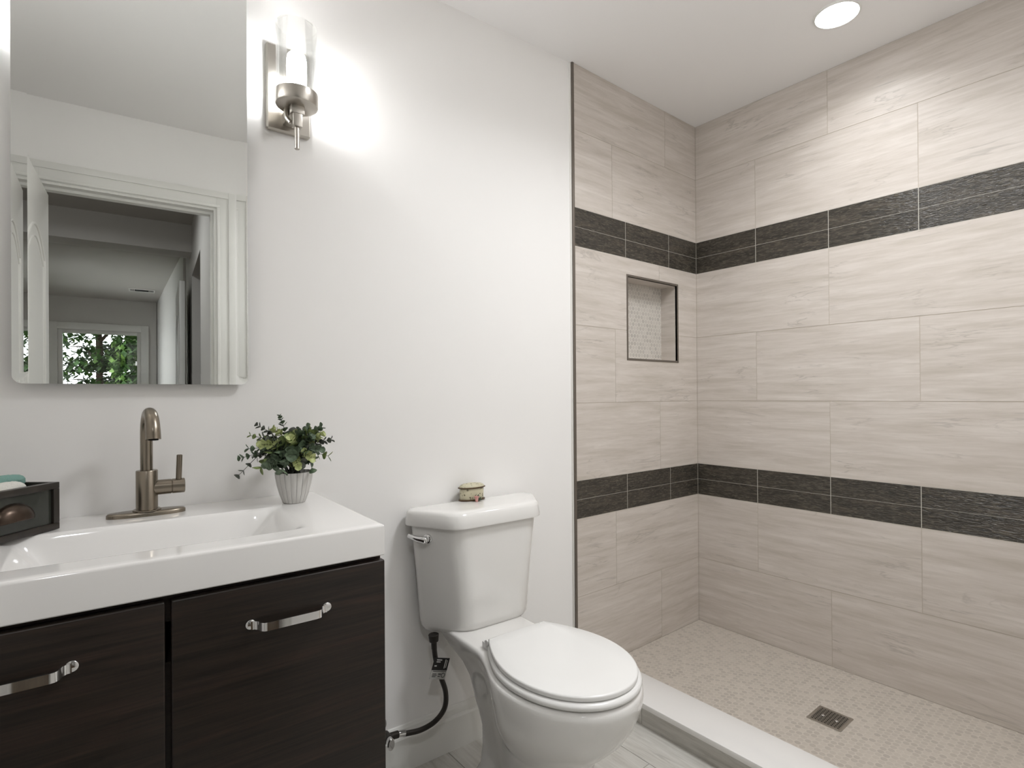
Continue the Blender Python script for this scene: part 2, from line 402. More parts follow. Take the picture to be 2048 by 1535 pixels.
# ------------------------------------------------------------------ doorway, door, hall (seen in the mirror, except the added fill light and window)
bm = bmesh.new()
box(bm, OX0, OX0+.018, YF-WT-.002, YF+.002, FLOOR, OZ-.018); box(bm, OX1-.018, OX1, YF-WT-.002, YF+.002, FLOOR, OZ-.018); box(bm, OX0, OX1, YF-WT-.002, YF+.002, OZ-.018, OZ)
box(bm, OX1-.03, OX1-.018, YF-.075, YF-.04, FLOOR, OZ-.03); box(bm, OX0+.018, OX1-.018, YF-.075, YF-.04, OZ-.03, OZ-.018)
struct('trim_4', bm, M_trim, 'white door jamb lining the doorway reflected in the mirror', 'door frame')
bm = bmesh.new(); cw = .082
for sgn, y in ((1, YF), (-1, YF-WT)):
    def cas(a, b, c, d_):
        box(bm, a, b, min(y, y+sgn*.009), max(y, y+sgn*.009), c, d_, .001)
    cas(OX1-.006, OX1-.006+cw, FLOOR, OZ-.006+cw); cas(max(XL, OX0+.006-cw), OX0+.006, FLOOR, OZ-.006+cw); cas(OX0+.006, OX1-.006, OZ-.006, OZ-.006+cw)
    y2 = y+sgn*.009
    def cas2(a, b, c, d_): box(bm, a, b, min(y2, y2+sgn*.005), max(y2, y2+sgn*.005), c, d_, .0012)
    cas2(OX1+.046, OX1-.006+cw, FLOOR, OZ-.006+cw); cas2(OX0-.03, OX1-.006+cw-.03, OZ+.046, OZ-.006+cw)
    cas2(OX1-.004, OX1+.008, FLOOR, OZ-.004); cas2(OX0+.006, OX1+.008, OZ-.004, OZ+.008)
struct('trim_5', bm, M_trim, 'white stepped casing round the doorway reflected in the mirror', 'door casing')
# bathroom door, standing open square to the doorway
DW, DT = .64, .035
def arch(x0, x1, z0, z1, rise, n=14):
    pts = [(x0, z0), (x1, z0), (x1, z1)]
    for i in range(1, n): 
        t = i/n; pts.append((x1+(x0-x1)*t, z1+rise*math.sin(math.pi*t)))
    pts.append((x0, z1)); return pts
def door(name, base, frame, w, label):
    d = thing(name, label, 'door', base, frame, kind='structure')
    h = 2.03; z0 = base[2]+.012; x, y = base[0], base[1]
    bm = bmesh.new(); box(bm, x-DT, x, y, y+w, z0, z0+h, .001); slab = part('door_slab', bm, M_trim, d)
    for (a, b, lo, hi, rise) in ((.12, w-.12, z0+.98, z0+1.72, .10), (.12, w-.12, z0+.2, z0+.82, 0)):
        bm = bmesh.new()
        for xs in (x, x-DT):
            pts = arch(y+a, y+b, lo, hi, rise)
            tube(bm, [Vector((xs, p[0], p[1])) for p in pts+[pts[0]]], .006, 8, False)
            pts = arch(y+a+.03, y+b-.03, lo+.03, hi-.03, rise*.85)
            tube(bm, [Vector((xs, p[0], p[1])) for p in pts+[pts[0]]], .004, 8, False)
        part('panel_moulding', bm, M_trim, slab)
    bm = bmesh.new()
    for s_, xx in ((1, x), (-1, x-DT)):
        cyl(bm, (xx, y+w-.06, z0+.92), (xx+s_*.012, y+w-.06, z0+.92), .028, .026, 24)
        cyl(bm, (xx+s_*.012, y+w-.06, z0+.92), (xx+s_*.035, y+w-.06, z0+.92), .010, seg=16)
        lathe_pts = spline([(xx+s_*.035, y+w-.06, z0+.92), (xx+s_*.045, y+w-.06, z0+.92), (xx+s_*.06, y+w-.06, z0+.92)], 6)
        tube(bm, lathe_pts, lambda t: .012+.016*math.sin(math.pi*(t*.85+.1)), 16)
    part('door_knob', bm, M_nickel, d)
    return d
door('door_1', (-2.572, YF+.012, FLOOR), MI, DW, 'white panelled bathroom door standing open, seen edge-on in the mirror')

HX0, HX1, HY, HZ = -3.55, -1.955, -7.4, 2.40
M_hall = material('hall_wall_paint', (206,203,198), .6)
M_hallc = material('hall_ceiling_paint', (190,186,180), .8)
M_hallf = material('hall_wood_floor', (112,92,70), .4)
g = G(M_hallf); g.color(g.ramp(g.noise(g.vmath('MULTIPLY', g.pos(), (30, 2, 1)), 1, 5), [(.3, (92,74,55)), (.7, (128,106,82))]))
y0h = YF-WT
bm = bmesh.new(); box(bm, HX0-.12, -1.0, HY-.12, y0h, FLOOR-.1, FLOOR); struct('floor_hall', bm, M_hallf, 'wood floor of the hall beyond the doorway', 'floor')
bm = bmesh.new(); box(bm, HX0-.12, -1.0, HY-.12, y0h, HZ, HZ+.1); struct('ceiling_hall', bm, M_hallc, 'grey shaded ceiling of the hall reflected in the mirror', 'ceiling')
bm = bmesh.new(); box(bm, HX0, HX1, -3.42, -3.2, 2.195, HZ); struct('trim_6', bm, M_hall, 'dropped ceiling beam across the hall reflected in the mirror', 'beam')
downlight(-2.6, -2.15, .066, HALL_FILL_WATTS, 'added fill light in the hall ceiling, hidden above the doorway', HZ, 170)  # added to brighten the dim hall, out of sight
SY0, SY1, SZ0, SZ1 = -6.6, -4.9, .5, 2.05
bm = bmesh.new()
for a in ((HY-.12, SY0, FLOOR-.1, HZ), (SY1, y0h, FLOOR-.1, HZ), (SY0, SY1, FLOOR-.1, SZ0), (SY0, SY1, SZ1, HZ)): box(bm, HX0-.12, HX0, *a)
box(bm, HX0, XL-.12, y0h-.05, y0h, FLOOR-.1, HZ)
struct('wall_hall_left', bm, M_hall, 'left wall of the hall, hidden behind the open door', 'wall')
DY0, DY1 = -3.2, -2.32
bm = bmesh.new(); box(bm, HX1, HX1+.12, DY1, y0h, FLOOR-.1, HZ); box(bm, HX1, HX1+.12, DY0, DY1, 2.02, HZ); prism(bm, [(HX1, DY0), (HX1+.12, DY0), (HX1+.12, HY-.12), (-2.16, HY-.12), (HX1-.02, -4.1), (HX1, -4.09)], 'z', FLOOR-.1, HZ)
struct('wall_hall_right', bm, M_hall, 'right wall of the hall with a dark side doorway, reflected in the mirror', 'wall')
bm = bmesh.new(); box(bm, HX1+.12, -1.0, DY0-.1, DY0, FLOOR-.1, HZ); box(bm, HX1+.12, -1.0, DY1, DY1+.1, FLOOR-.1, HZ); box(bm, -1.1, -1.0, DY0, DY1, FLOOR-.1, HZ)
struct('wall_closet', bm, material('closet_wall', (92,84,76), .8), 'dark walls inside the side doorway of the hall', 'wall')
d2 = door('door_2', (-2.000, -4.02, FLOOR), MI, .80, 'white door folded back against the right hall wall, seen in the mirror')
# far wall and its window
GX0, GX1, GZ0, GZ1 = -3.20, -2.335, .85, 1.985
bm = bmesh.new(); box(bm, HX0-.12, GX0, HY-.12, HY, FLOOR-.1, HZ); box(bm, GX1, -2.16, HY-.12, HY, FLOOR-.1, HZ); box(bm, GX0, GX1, HY-.12, HY, GZ1, HZ); box(bm, GX0, GX1, HY-.12, HY, FLOOR-.1, GZ0)
struct('wall_hall_far', bm, M_hall, 'far wall of the room beyond, round the window in the mirror', 'wall')
win = thing('window_1', 'white window with green trees outside, reflected low in the mirror', 'window', ((GX0+GX1)/2, HY, GZ0), MI, kind='structure')
bm = bmesh.new(); k = .085
for a in ((GX0-k, GX0, GZ0-k, GZ1+k), (GX1, GX1+k, GZ0-k, GZ1+k), (GX0, GX1, GZ1, GZ1+k), (GX0, GX1, GZ0-k, GZ0)): box(bm, a[0], a[1], HY, HY+.018, a[2], a[3], .002)
part('window_casing', bm, M_trim, win)
bm = bmesh.new(); k = .045
for a in ((GX0, GX0+k, GZ0, GZ1), (GX1-k, GX1, GZ0, GZ1), (GX0+k, GX1-k, GZ1-k, GZ1), (GX0+k, GX1-k, GZ0, GZ0+k)): box(bm, a[0], a[1], HY-.09, HY-.03, a[2], a[3], .002)
part('window_sash', bm, M_trim, win)
bm = bmesh.new(); box(bm, GX0+k, GX1-k, HY-.064, HY-.058, GZ0+k, GZ1-k); part('window_glass', bm, M_pane, win)
win = thing('fill_window', 'added side window letting fill daylight into the room beyond, hidden from view', 'window', (HX0, (SY0+SY1)/2, SZ0), MI, kind='structure')  # unseen window, added so more daylight reaches the far room
bm = bmesh.new(); k = .085
for a in ((SY0-k, SY0, SZ0-k, SZ1+k), (SY1, SY1+k, SZ0-k, SZ1+k), (SY0, SY1, SZ1, SZ1+k), (SY0, SY1, SZ0-k, SZ0)): box(bm, HX0, HX0+.018, a[0], a[1], a[2], a[3], .002)
part('window_casing', bm, M_trim, win)
bm = bmesh.new(); box(bm, HX0-.064, HX0-.058, SY0, SY1, SZ0, SZ1); part('window_glass', bm, M_pane, win)
# ceiling register
v_ = thing('ceiling_vent', 'small white ceiling air vent reflected in the mirror', 'vent', (-2.31, -6.45, HZ), MI)
bm = bmesh.new()
for a in ((-2.44,-2.18,-6.54,-6.525),(-2.44,-2.18,-6.375,-6.36),(-2.44,-2.425,-6.525,-6.375),(-2.195,-2.18,-6.525,-6.375)): box(bm, a[0], a[1], a[2], a[3], HZ-.008, HZ, .001)
part('vent_frame', bm, M_trim, v_)
bm = bmesh.new(); box(bm, -2.425, -2.195, -6.525, -6.375, HZ-.0015, HZ); part('vent_opening', bm, M_hole, v_)
for x in (-2.415, -2.400, -2.385, -2.237, -2.222, -2.207):
    bm = bmesh.new(); box(bm, x-.003, x+.003, -6.525, -6.375, HZ-.006, HZ-.0015); part('vent_slat', bm, M_trim, v_)
# outside
M_lawn = material('lawn', (70,96,48), .9)
bm = bmesh.new(); box(bm, -16, 10, -30, HY-.12, -.9, -.8); struct('ground', bm, M_lawn, 'grass ground outside the hall window', 'ground')
M_leaf_t = material('tree_leaf', (52,84,34), .5)
g = G(M_leaf_t); g.color(g.ramp(g.noise(g.pos(), 3.5, 3), [(.3, (24,44,18)), (.5, (50,80,32)), (.7, (104,132,62))]))
g.b.inputs['Subsurface Weight'].default_value = 0
M_bark = material('tree_bark', (72,58,46), .9)
def tree(x, y, h, rad, n, seed, label):
    rg = random.Random(seed); t = thing('leafy_tree', label, 'tree', (x, y, -.8), MI, 'trees outside the window')
    bm = bmesh.new(); tube(bm, spline([(x, y, -.8), (x+.05, y, h*.35), (x-.05, y+.05, h*.8)], 8), lambda q: .11*(1-.75*q), 10)
    for i in range(7):
        z = h*(.25+.08*i); a = rg.uniform(0, 6.28); tube(bm, spline([(x, y, z), (x+math.cos(a)*rad*.4, y+math.sin(a)*rad*.4, z+.3), (x+math.cos(a)*rad*.8, y+math.sin(a)*rad*.8, z+.35)], 5), lambda q: .035*(1-.8*q), 6)
    part('trunk', bm, M_bark, t)
    bm = bmesh.new(); cl = [(Vector((x+rg.uniform(-.8, .8)*rad, y+rg.uniform(-.6, .6)*rad, h*.5+rg.uniform(-.42, .42)*h)), rg.uniform(.28, .46)) for _ in range(46)]
    for i in range(n):
        c, r = rg.choice(cl); p = c+Vector((rg.uniform(-1,1)*r, rg.uniform(-1,1)*r, rg.uniform(-1,1)*r*.8))
        if p.y > HY-.5: continue
        d = Vector((rg.gauss(0,1), rg.gauss(0,1), rg.gauss(-.5,.6))).normalized(); a, b = frame_of(d); s = rg.uniform(.08, .15)
        vs = [bm.verts.new(q) for q in (p, p+d*s*.5+a*s*.3, p+d*s*1.1, p+d*s*.5-a*s*.3)]; bm.faces.new(vs)
    part('foliage', bm, M_leaf_t, t, 0)
tree(-3.86, -9.9, 3.6, .62, 8000, 3, 'broad leafy tree left of the window centre, outside in the mirror')
tree(-2.02, -9.9, 3.6, .62, 8000, 8, 'leafy tree right of the window centre, outside in the mirror')
tree(-3.10, -11.9, 4.4, 1.2, 12000, 12, 'taller leafy tree further back outside the window')

# ------------------------------------------------------------------ vanity
VX0, VX1, VY, VZ, VT = -1.754, -.990, -.505, .830, .065
BX0, BX1, BY0, BY1 = -1.624, -1.120, -.437, -.160
top = thing('sink_countertop', 'thick white one-piece countertop with a rectangular basin', 'countertop', (-1.372, -.25, VZ-VT), ML)
def basin_h(x, y):
    cx, cy, hx, hy = (BX0+BX1)/2, (BY0+BY1)/2, (BX1-BX0)/2, (BY1-BY0)/2; rr = .03
    qx, qy = abs(x-cx)-hx+rr, abs(y-cy)-hy+rr
    sd = math.hypot(max(qx,0), max(qy,0))+min(max(qx,qy),0)-rr
    # right and left walls slope gently, front and back steeply
    def ss(d, w):
        t = min(max(d/w, 0), 1); return t*t*(3-2*t)
    return VZ-.092*ss(hy-abs(y-cy), .034 if y > cy else .05)*ss(hx-abs(x-cx), .10)
bm = bmesh.new()
def grid(lo, hi, marks, fine, coarse):
    out = [lo]; x = lo
    while x < hi-1e-6:
        st = fine if any(a <= x <= b for a, b in marks) else coarse
        x = min(x+st, hi); out.append(x)
    return out
e = .006
xs = grid(VX0+e, VX1-e, [(BX0-.02, BX0+.11), (BX1-.11, BX1+.02)], .0045, .02)
ys = grid(VY+e, -.0005, [(BY0-.02, BY0+.055), (BY1-.04, BY1+.02)], .003, .015)
gv = [[bm.verts.new((x, y, basin_h(x, y))) for y in ys] for x in xs]
for i in range(len(xs)-1):
    for j in range(len(ys)-1): bm.faces.new((gv[i][j], gv[i+1][j], gv[i+1][j+1], gv[i][j+1]))
# rounded outer edge down to the underside
def rim(dx, dy, dz):
    r = []
    for y in reversed(ys): r.append((VX0+e-dx, y-(dy if y == ys[0] else 0), VZ-dz))
    for x in xs[1:]: r.append((x+(dx if x == xs[-1] else 0), VY+e-dy, VZ-dz))
    for y in ys[1:]: r.append((VX1-e+dx, y, VZ-dz))
    return r
steps = [(e*math.sin(a), e*math.sin(a), e*(1-math.cos(a))) for a in [math.pi/2*k/5 for k in range(1, 6)]]+[(e, e, VT-.002), (e-.002, e-.002, VT)]
edge = [gv[0][j] for j in reversed(range(len(ys)))]+[gv[i][0] for i in range(1, len(xs))]+[gv[-1][j] for j in range(1, len(ys))]
prev = edge
for stp in steps:
    cur = [bm.verts.new(p) for p in rim(*stp)]
    for a in range(len(cur)-1): bm.faces.new((prev[a], prev[a+1], cur[a+1], cur[a]))
    prev = cur
bmesh.ops.contextual_create(bm, geom=prev)
part('countertop_slab', bm, M_counter, top, 40)
bm = bmesh.new(); lathe(bm, (-1.372, -.30, VZ-.0925), [(.001, .003), (.017, .003), (.021, .0015), (.022, 0)], 32)
part('sink_drain', bm, M_chrome, top)

van = thing('vanity_cabinet', 'dark espresso wood vanity cabinet with two doors under the white countertop', 'cabinet', (-1.372, -.25, FLOOR), ML)
DYF = -.504; DTH = .019; zt = VZ-VT
bm = bmesh.new()
box(bm, VX0+.001, VX0+.019, DYF+DTH+.002, -.003, FLOOR, zt); box(bm, VX1-.019, VX1-.001, DYF+DTH+.002, -.003, FLOOR, zt)
box(bm, VX0+.019, VX1-.019, -.02, -.003, FLOOR+.1, zt); box(bm, VX0+.019, VX1-.019, DYF+DTH+.002, -.02, FLOOR+.1, FLOOR+.118); box(bm, VX0+.019, VX1-.019, DYF+.075, DYF+.09, FLOOR, FLOOR+.1)
box(bm, -1.381, -1.363, DYF+DTH+.002, -.02, FLOOR+.118, zt-.12); box(bm, VX0+.019, VX1-.019, DYF+DTH+.002, DYF+.04, zt-.05, zt)
part('carcass', bm, M_wood, van)
for x0, x1, lab in ((VX0, -1.3765, 'left door'), (-1.3675, VX1+.001, 'right door')):
    bm = bmesh.new(); box(bm, x0, x1, DYF, DYF+DTH, FLOOR+.095, zt-.010, .003, 3)
    dr = part('cabinet_door', bm, M_wood, van)
    xc = (x0+x1)/2; zc = .683; hl = .068
    bm = bmesh.new()
    for sx in (-1, 1):
        cyl(bm, (xc+sx*hl, DYF+.0005, zc+.002), (xc+sx*hl, DYF-.004, zc+.002), .0088, seg=24, bev=.0006)
    # flat strap: bends out from each round foot and runs straight between
    path = [(-hl, -.003), (-hl+.006, -.0035), (-hl+.012, -.010), (-hl+.014, -.019), (-hl+.019, -.0245), (-hl+.027, -.026)]
    path = path+[(-q[0], q[1]) for q in reversed(path)]
    th = .0022; rings = []
    for i, (a, b) in enumerate(path):
        pa, pb = path[max(i-1,0)], path[min(i+1,len(path)-1)]; tx, ty = pb[0]-pa[0], pb[1]-pa[1]; L = math.hypot(tx, ty); nx, ny = -ty/L*th, tx/L*th
        x, y = xc+a, DYF+b
        rings.append([Vector((x-nx/2, y-ny/2, zc-.0075)), Vector((x+nx/2, y+ny/2, zc-.0075)), Vector((x+nx/2, y+ny/2, zc+.0075)), Vector((x-nx/2, y-ny/2, zc+.0075))])
    loft(bm, rings)
    part('bar_handle', bm, M_chrome, dr, 50, 'polished metal strap handle')

# ------------------------------------------------------------------ faucet
fx, fy = -1.384, -.076
fau = thing('sink_faucet', 'brushed nickel single-lever faucet on an oval plate behind the basin', 'faucet', (fx, fy, VZ), ML)
bm = bmesh.new(); rings = []
for s_, z in ((1, VZ), (1, VZ+.007), (.965, VZ+.0098), (.93, VZ+.0104)):
    rings.append([Vector((fx+.0755*s_*math.copysign(abs(math.cos(a))**.8, math.cos(a)), fy+.0245*(s_ if s_ == 1 else s_-.04)*math.copysign(abs(math.sin(a))**.9, math.sin(a)), z)) for a in [2*math.pi*i/64 for i in range(64)]])
loft(bm, rings); part('deck_plate', bm, M_bronze, fau)
bm = bmesh.new(); lathe(bm, (fx, fy, VZ), [(.027, .010), (.0275, .0105), (.0275, .013), (.025, .0145), (.0215, .0145), (.0213, .016), (.0213, .101), (.0203, .1025), (.0135, .1025)], 48, False, True); part('faucet_body', bm, M_bronze, fau)
bm = bmesh.new()
sd = Vector((.10, -.995, 0)).normalized()
B = Vector((fx-.0005, fy, VZ+.10))
pp = [B, B+Vector((0,0,.06)), B+Vector((0,0,.10))+sd*.002, B+Vector((0,0,.125))+sd*.018, B+Vector((0,0,.134))+sd*.045, B+Vector((0,0,.124))+sd*.072, B+Vector((0,0,.100))+sd*.087, B+Vector((0,0,.078))+sd*.091]
sp = spline(pp, 9); tube(bm, sp, lambda t: .0122+.0022*max(0, (t-.4)*1.6), 24)
spo = part('spout', bm, M_bronze, fau, 50)
bm = bmesh.new(); cyl(bm, sp[-1], sp[-1]-Vector((0,0,.002)), .0095, seg=20); part('aerator', bm, M_hole, spo)
bm = bmesh.new(); zc = VZ+.061; cyl(bm, (fx+.012, fy, zc), (fx+.047, fy, zc), .0172, seg=32, bev=.0005); cyl(bm, (fx+.048, fy, zc), (fx+.074, fy, zc), .0172, seg=32, bev=.0012); cyl(bm, (fx+.046, fy, zc), (fx+.049, fy, zc), .0162, seg=32)
hv = part('valve_housing', bm, M_bronze, fau)
bm = bmesh.new(); cyl(bm, (fx+.062, fy, zc+.014), (fx+.064, fy, zc+.073), .0062, seg=20, bev=.0015); part('lever', bm, M_bronze, hv)

# ------------------------------------------------------------------ mirror
MX0, MX1, MZ0, MZ1, MYF = -1.617, -1.162, 1.131, 2.16, -.025
mir = thing('wall_mirror', 'tall frameless mirror with slanted polished edges on the wall above the basin', 'mirror', ((MX0+MX1)/2, 0, MZ0), ML)
def rr(x0, x1, z0, z1, r, n=8):
    pts = []
    for cx, cz, a0 in ((x1-r, z0+r, -90), (x1-r, z1-r, 0), (x0+r, z1-r, 90), (x0+r, z0+r, 180)):
        for i in range(n+1): a = R(a0+90*i/n); pts.append((cx+r*math.cos(a), cz+r*math.sin(a)))
    return pts
bv = .026; tilt = math.tan(R(1.5))*bv
outer = rr(MX0, MX1, MZ0, MZ1, .018); inner = rr(MX0+bv, MX1-bv, MZ0+bv, MZ1-bv, .001)
bm = bmesh.new()
loft(bm, [[Vector((p[0], MYF-tilt, p[1])) for p in outer], [Vector((p[0], MYF, p[1])) for p in inner]], False, True)
part('mirror_glass', bm, M_mirror, mir, 0)
bm = bmesh.new(); loft(bm, [[Vector((p[0], MYF-tilt, p[1])) for p in outer], [Vector((p[0], MYF+.004, p[1])) for p in outer]], False, False)
loft(bm, [[Vector((p[0]*.0+q[0], -.0005, q[1])) for p, q in zip(outer, rr(MX0+.012, MX1-.012, MZ0+.012, MZ1-.012, .01))], [Vector((q[0], MYF+.004, q[1])) for q in rr(MX0+.012, MX1-.012, MZ0+.012, MZ1-.012, .01)]])
part('mirror_back', bm, M_edge, mir, 40)

# ------------------------------------------------------------------ sconces
def sconce(cx, label):
    s = thing('wall_sconce', label, 'wall lamp', (cx, 0, 1.94), ML, 'sconces beside the mirror')
    cy = -.098
    bm = bmesh.new(); box(bm, cx-.057, cx+.057, -.018, -.0003, 1.822, 2.056, .004, 1); part('back_plate', bm, M_nickel, s)
    bm = bmesh.new(); box(bm, cx-.017, cx+.017, cy-.014, -.018, 1.838, 1.872, .003); box(bm, cx-.012, cx+.012, cy-.012, cy+.012, 1.805, 1.876, .003)
    tube(bm, spline([(cx-.016, cy+.02, 1.870), (cx-.022, cy+.018, 1.855), (cx-.022, cy+.014, 1.832), (cx-.014, cy+.008, 1.818)], 6), .006, 10)
    part('arm', bm, M_nickel, s)
    bm = bmesh.new(); cyl(bm, (cx, cy, 1.808), (cx, cy, 1.748), .0065, seg=20, bev=.0012); part('finial_rod', bm, M_nickel, s)
    bm = bmesh.new(); lathe(bm, (cx, cy, 1.866), [(.001, -.008), (.046, -.008), (.0515, -.0055), (.0535, -.001), (.0535, .028), (.0520, .0285), (.0515, .004), (.001, .003)], 48); part('cup', bm, M_nickel, s)
    bm = bmesh.new(); lathe(bm, (cx, cy, 1.872), [(.0505, 0), (.0505, .198), (.0485, .1995), (.0465, .198), (.0465, .002)], 64); part('glass_shade', bm, M_glass, s)
    bm = bmesh.new(); cyl(bm, (cx, cy, 1.868), (cx, cy, 1.893), .013, seg=20); part('bulb_socket', bm, M_trim, s)
    bm = bmesh.new(); lathe(bm, (cx, cy, 1.893), [(.012, 0), (.022, .006), (.0245, .016), (.0245, .086), (.022, .100), (.014, .109), (.001, .112)], 32, True, False); part('light_bulb', bm, M_bulb, s)
    return s
sconce(-1.056, 'lit brushed nickel sconce with clear glass cylinder, right of the mirror')
sconce(-1.706, 'lit sconce left of the mirror, just outside the frame')

# ------------------------------------------------------------------ toilet
tx = -.511
toi = thing('toilet', 'white two-piece toilet with closed lid between vanity and shower kerb', 'toilet', (tx, -.4, FLOOR), ML)
def rounded(poly, cuts, n=10):
    out = []; N = len(poly)
    for i in range(N):
        p, a, b = Vector(poly[i]), Vector(poly[i-1]), Vector(poly[(i+1) % N]); c = cuts[i]
        q0 = p+(a-p).normalized()*c; q1 = p+(b-p).normalized()*c
        for k in range(n+1):
            t = k/n; out.append(q0*(1-t)**2+p*2*t*(1-t)+q1*t*t)
    return out
tc = -.488
def tring(hw, hf, yb, yf, z):
    poly = [(tc-hw+.014, yb), (tc-hw, yb-.040), (tc-hf, yf), (tc+hf, yf), (tc+hw, yb-.040), (tc+hw-.014, yb)]
    return [Vector((p[0], p[1], z)) for p in rounded(poly, [.018, .020, .040, .040, .020, .018])]
bm = bmesh.new()
loft(bm, [tring(.172, .094, -.034, -.152, .3735), tring(.187, .100, -.031, -.163, .3755), tring(.197, .106, -.028, -.174, .382), tring(.203, .110, -.025, -.182, .394), tring(.206, .112, -.024, -.185, .412), tring(.217, .126, -.022, -.188, .56), tring(.230, .144, -.020, -.190, .700), tring(.230, .144, -.020, -.190, .712)])
part('tank', bm, M_ceramic, toi, 60)
bm = bmesh.new(); L0 = .703
loft(bm, [tring(.238, .150, -.014, -.197, L0), tring(.2455, .157, -.010, -.205, L0+.001), tring(.2465, .158, -.010, -.206, L0+.007), tring(.2420, .154, -.012, -.2015, L0+.036), tring(.2385, .151, -.015, -.198, L0+.043), tring(.232, .146, -.020, -.192, L0+.0472), tring(.220, .138, -.030, -.182, L0+.0492), tring(.195, .12, -.046, -.166, L0+.0500)])
part('tank_lid', bm, M_ceramic, toi, 60)
# flush lever on the curved left shoulder of the tank
hx, hy, hz = -.688, -.104, .668
nrm = Vector((-.86, -.51, 0)).normalized(); sid = Vector((-.51, .86, 0)).normalized()
bm = bmesh.new(); H = Vector((hx, hy, hz)); cyl(bm, H+nrm*-.01, H+nrm*.006, .0150, .0140, 28, .001); cyl(bm, H+nrm*.006, H+nrm*.024, .0105, .0095, 20, .002)
tube(bm, spline([H+nrm*.017-sid*.008+Vector((0,0,-.002)), H+nrm*.018+sid*.008, H+nrm*.018+sid*.03+Vector((0,0,.002)), H+nrm*.014+sid*.058+Vector((0,0,.007))], 8), lambda t: .0115*(1-.38*t) if t > .08 else .008, 16)
part('flush_lever', bm, M_chrome, toi, 50, 'chrome flush lever')
# bowl: horizontal sections of the pedestal, trap and bowl
def bowl_ring(h, yb, yf, hw, hb, yc=-.50, N=30, yn=-.27):
    half = []
    for i in range(N+1):                                   # front half ellipse, from the nose back to the widest point
        a = math.pi/2*i/N; half.append((hw*math.sin(a), yc-(yc-yf)*-1*-1*math.cos(a)))
    M_ = 16
    for i in range(1, M_+1):                               # sweeps in from the widest point to the narrow rear
        t = i/M_; s_ = t*t*(3-2*t); half.append((hw+(hb-hw)*s_, yc+(yn-yc)*t))
    K = 8
    rc = min(.05, hb*.75)
    half.append((hb, (yn+yb-rc)/2))
    for i in range(K+1):
        a = math.pi/2*i/K; half.append((hb-rc+rc*math.cos(a), yb-rc+rc*math.sin(a)))
    right = [(x, y) for x, y in half]; left = [(-x, y) for x, y in reversed(half[1:])]
    return [Vector((tx+x, y, FLOOR+h)) for x, y in right+left]
SEC = [  # h, y back, y front, half width, rear half width, widest y
 (0, -.17, -.595, .110, .090, -.44), (.014, -.168, -.598, .111, .092, -.44), (.034, -.172, -.595, .108, .082, -.44), (.06, -.18, -.590, .103, .066, -.45), (.12, -.185, -.587, .100, .058, -.46),
 (.18, -.185, -.590, .102, .060, -.46), (.225, -.175, -.598, .110, .068, -.46), (.25, -.17, -.617, .124, .074, -.47), (.285, -.16, -.656, .149, .078, -.48), (.32, -.145, -.690, .167, .080, -.49), (.355, -.11, -.714, .179, .086, -.50),
 (.395, -.055, -.732, .186, .104, -.505), (.425, -.035, -.739, .187, .118, -.505), (.440, -.035, -.738, .185, .123, -.505), (.4475, -.037, -.733, .181, .121, -.505), (.450, -.045, -.723, .171, .114, -.505)]
bm = bmesh.new()
loft(bm, [bowl_ring(h, a, b, w_, hb, yc) for h, a, b, w_, hb, yc in SEC])
bowl = part('bowl', bm, M_ceramic, toi, 60)
for sx in (-1, 1):
    bm = bmesh.new(); lathe(bm, (tx+sx*.098, -.27, FLOOR+.012), [(.016, 0), (.016, .045), (.012, .056), (.001, .058)], 24); part('bolt_cap', bm, M_plastic, bowl)
# seat and lid
def seat_ring(hw, yb, yf, z, yc=-.52, hb=.098, N=36):
    half = []
    for i in range(N+1):
        a = math.pi/2*i/N; half.append((hw*math.sin(a)**.96 if i else 0, yc-(yc-yf)*-1*-1*math.cos(a)))
    for i in range(1, 15):
        t = i/14; half.append((hb+(hw-hb)*math.cos(t*math.pi/2)**.9 if t < 1 else hb, yc+(yb-yc)*t))
    half += [(hb-.004, yb+.003), (hb*.5, yb+.004)]
    return [Vector((tx+x, y, z)) for x, y in half+[(0, yb+.004)]+[(-x, y) for x, y in reversed(half[1:])]]
zs = FLOOR+.452
bm = bmesh.new()
loft(bm, [seat_ring(.168, -.315, -.727, zs), seat_ring(.1735, -.312, -.734, zs+.003), seat_ring(.175, -.311, -.736, zs+.009), seat_ring(.1725, -.313, -.733, zs+.015), seat_ring(.164, -.318, -.724, zs+.018)])
seat = part('seat', bm, M_plastic, toi, 60)
zl = FLOOR+.4715
bm = bmesh.new()
loft(bm, [seat_ring(.162, -.318, -.721, zl), seat_ring(.1652, -.316, -.726, zl+.0015), seat_ring(.1655, -.316, -.7265, zl+.009), seat_ring(.1645, -.317, -.725, zl+.0118), seat_ring(.161, -.321, -.720, zl+.0133), seat_ring(.10, -.36, -.64, zl+.0140)])
lid = part('seat_lid', bm, M_plastic, toi, 60)
for sx in (-1, 1):
    bm = bmesh.new(); box(bm, tx+sx*.088-.014, tx+sx*.088+.014, -.318, -.285, FLOOR+.448, FLOOR+.470, .004); cyl(bm, (tx+sx*.088-.016, -.312, FLOOR+.472), (tx+sx*.088+.016, -.312, FLOOR+.472), .009, seg=18, bev=.001)
    prism(bm, [(-.325, FLOOR+.470), (-.290, FLOOR+.458), (-.286, FLOOR+.466), (-.322, FLOOR+.486)], 'x', tx+sx*.088-.011, tx+sx*.088+.011)
    part('seat_hinge', bm, M_plastic, lid)

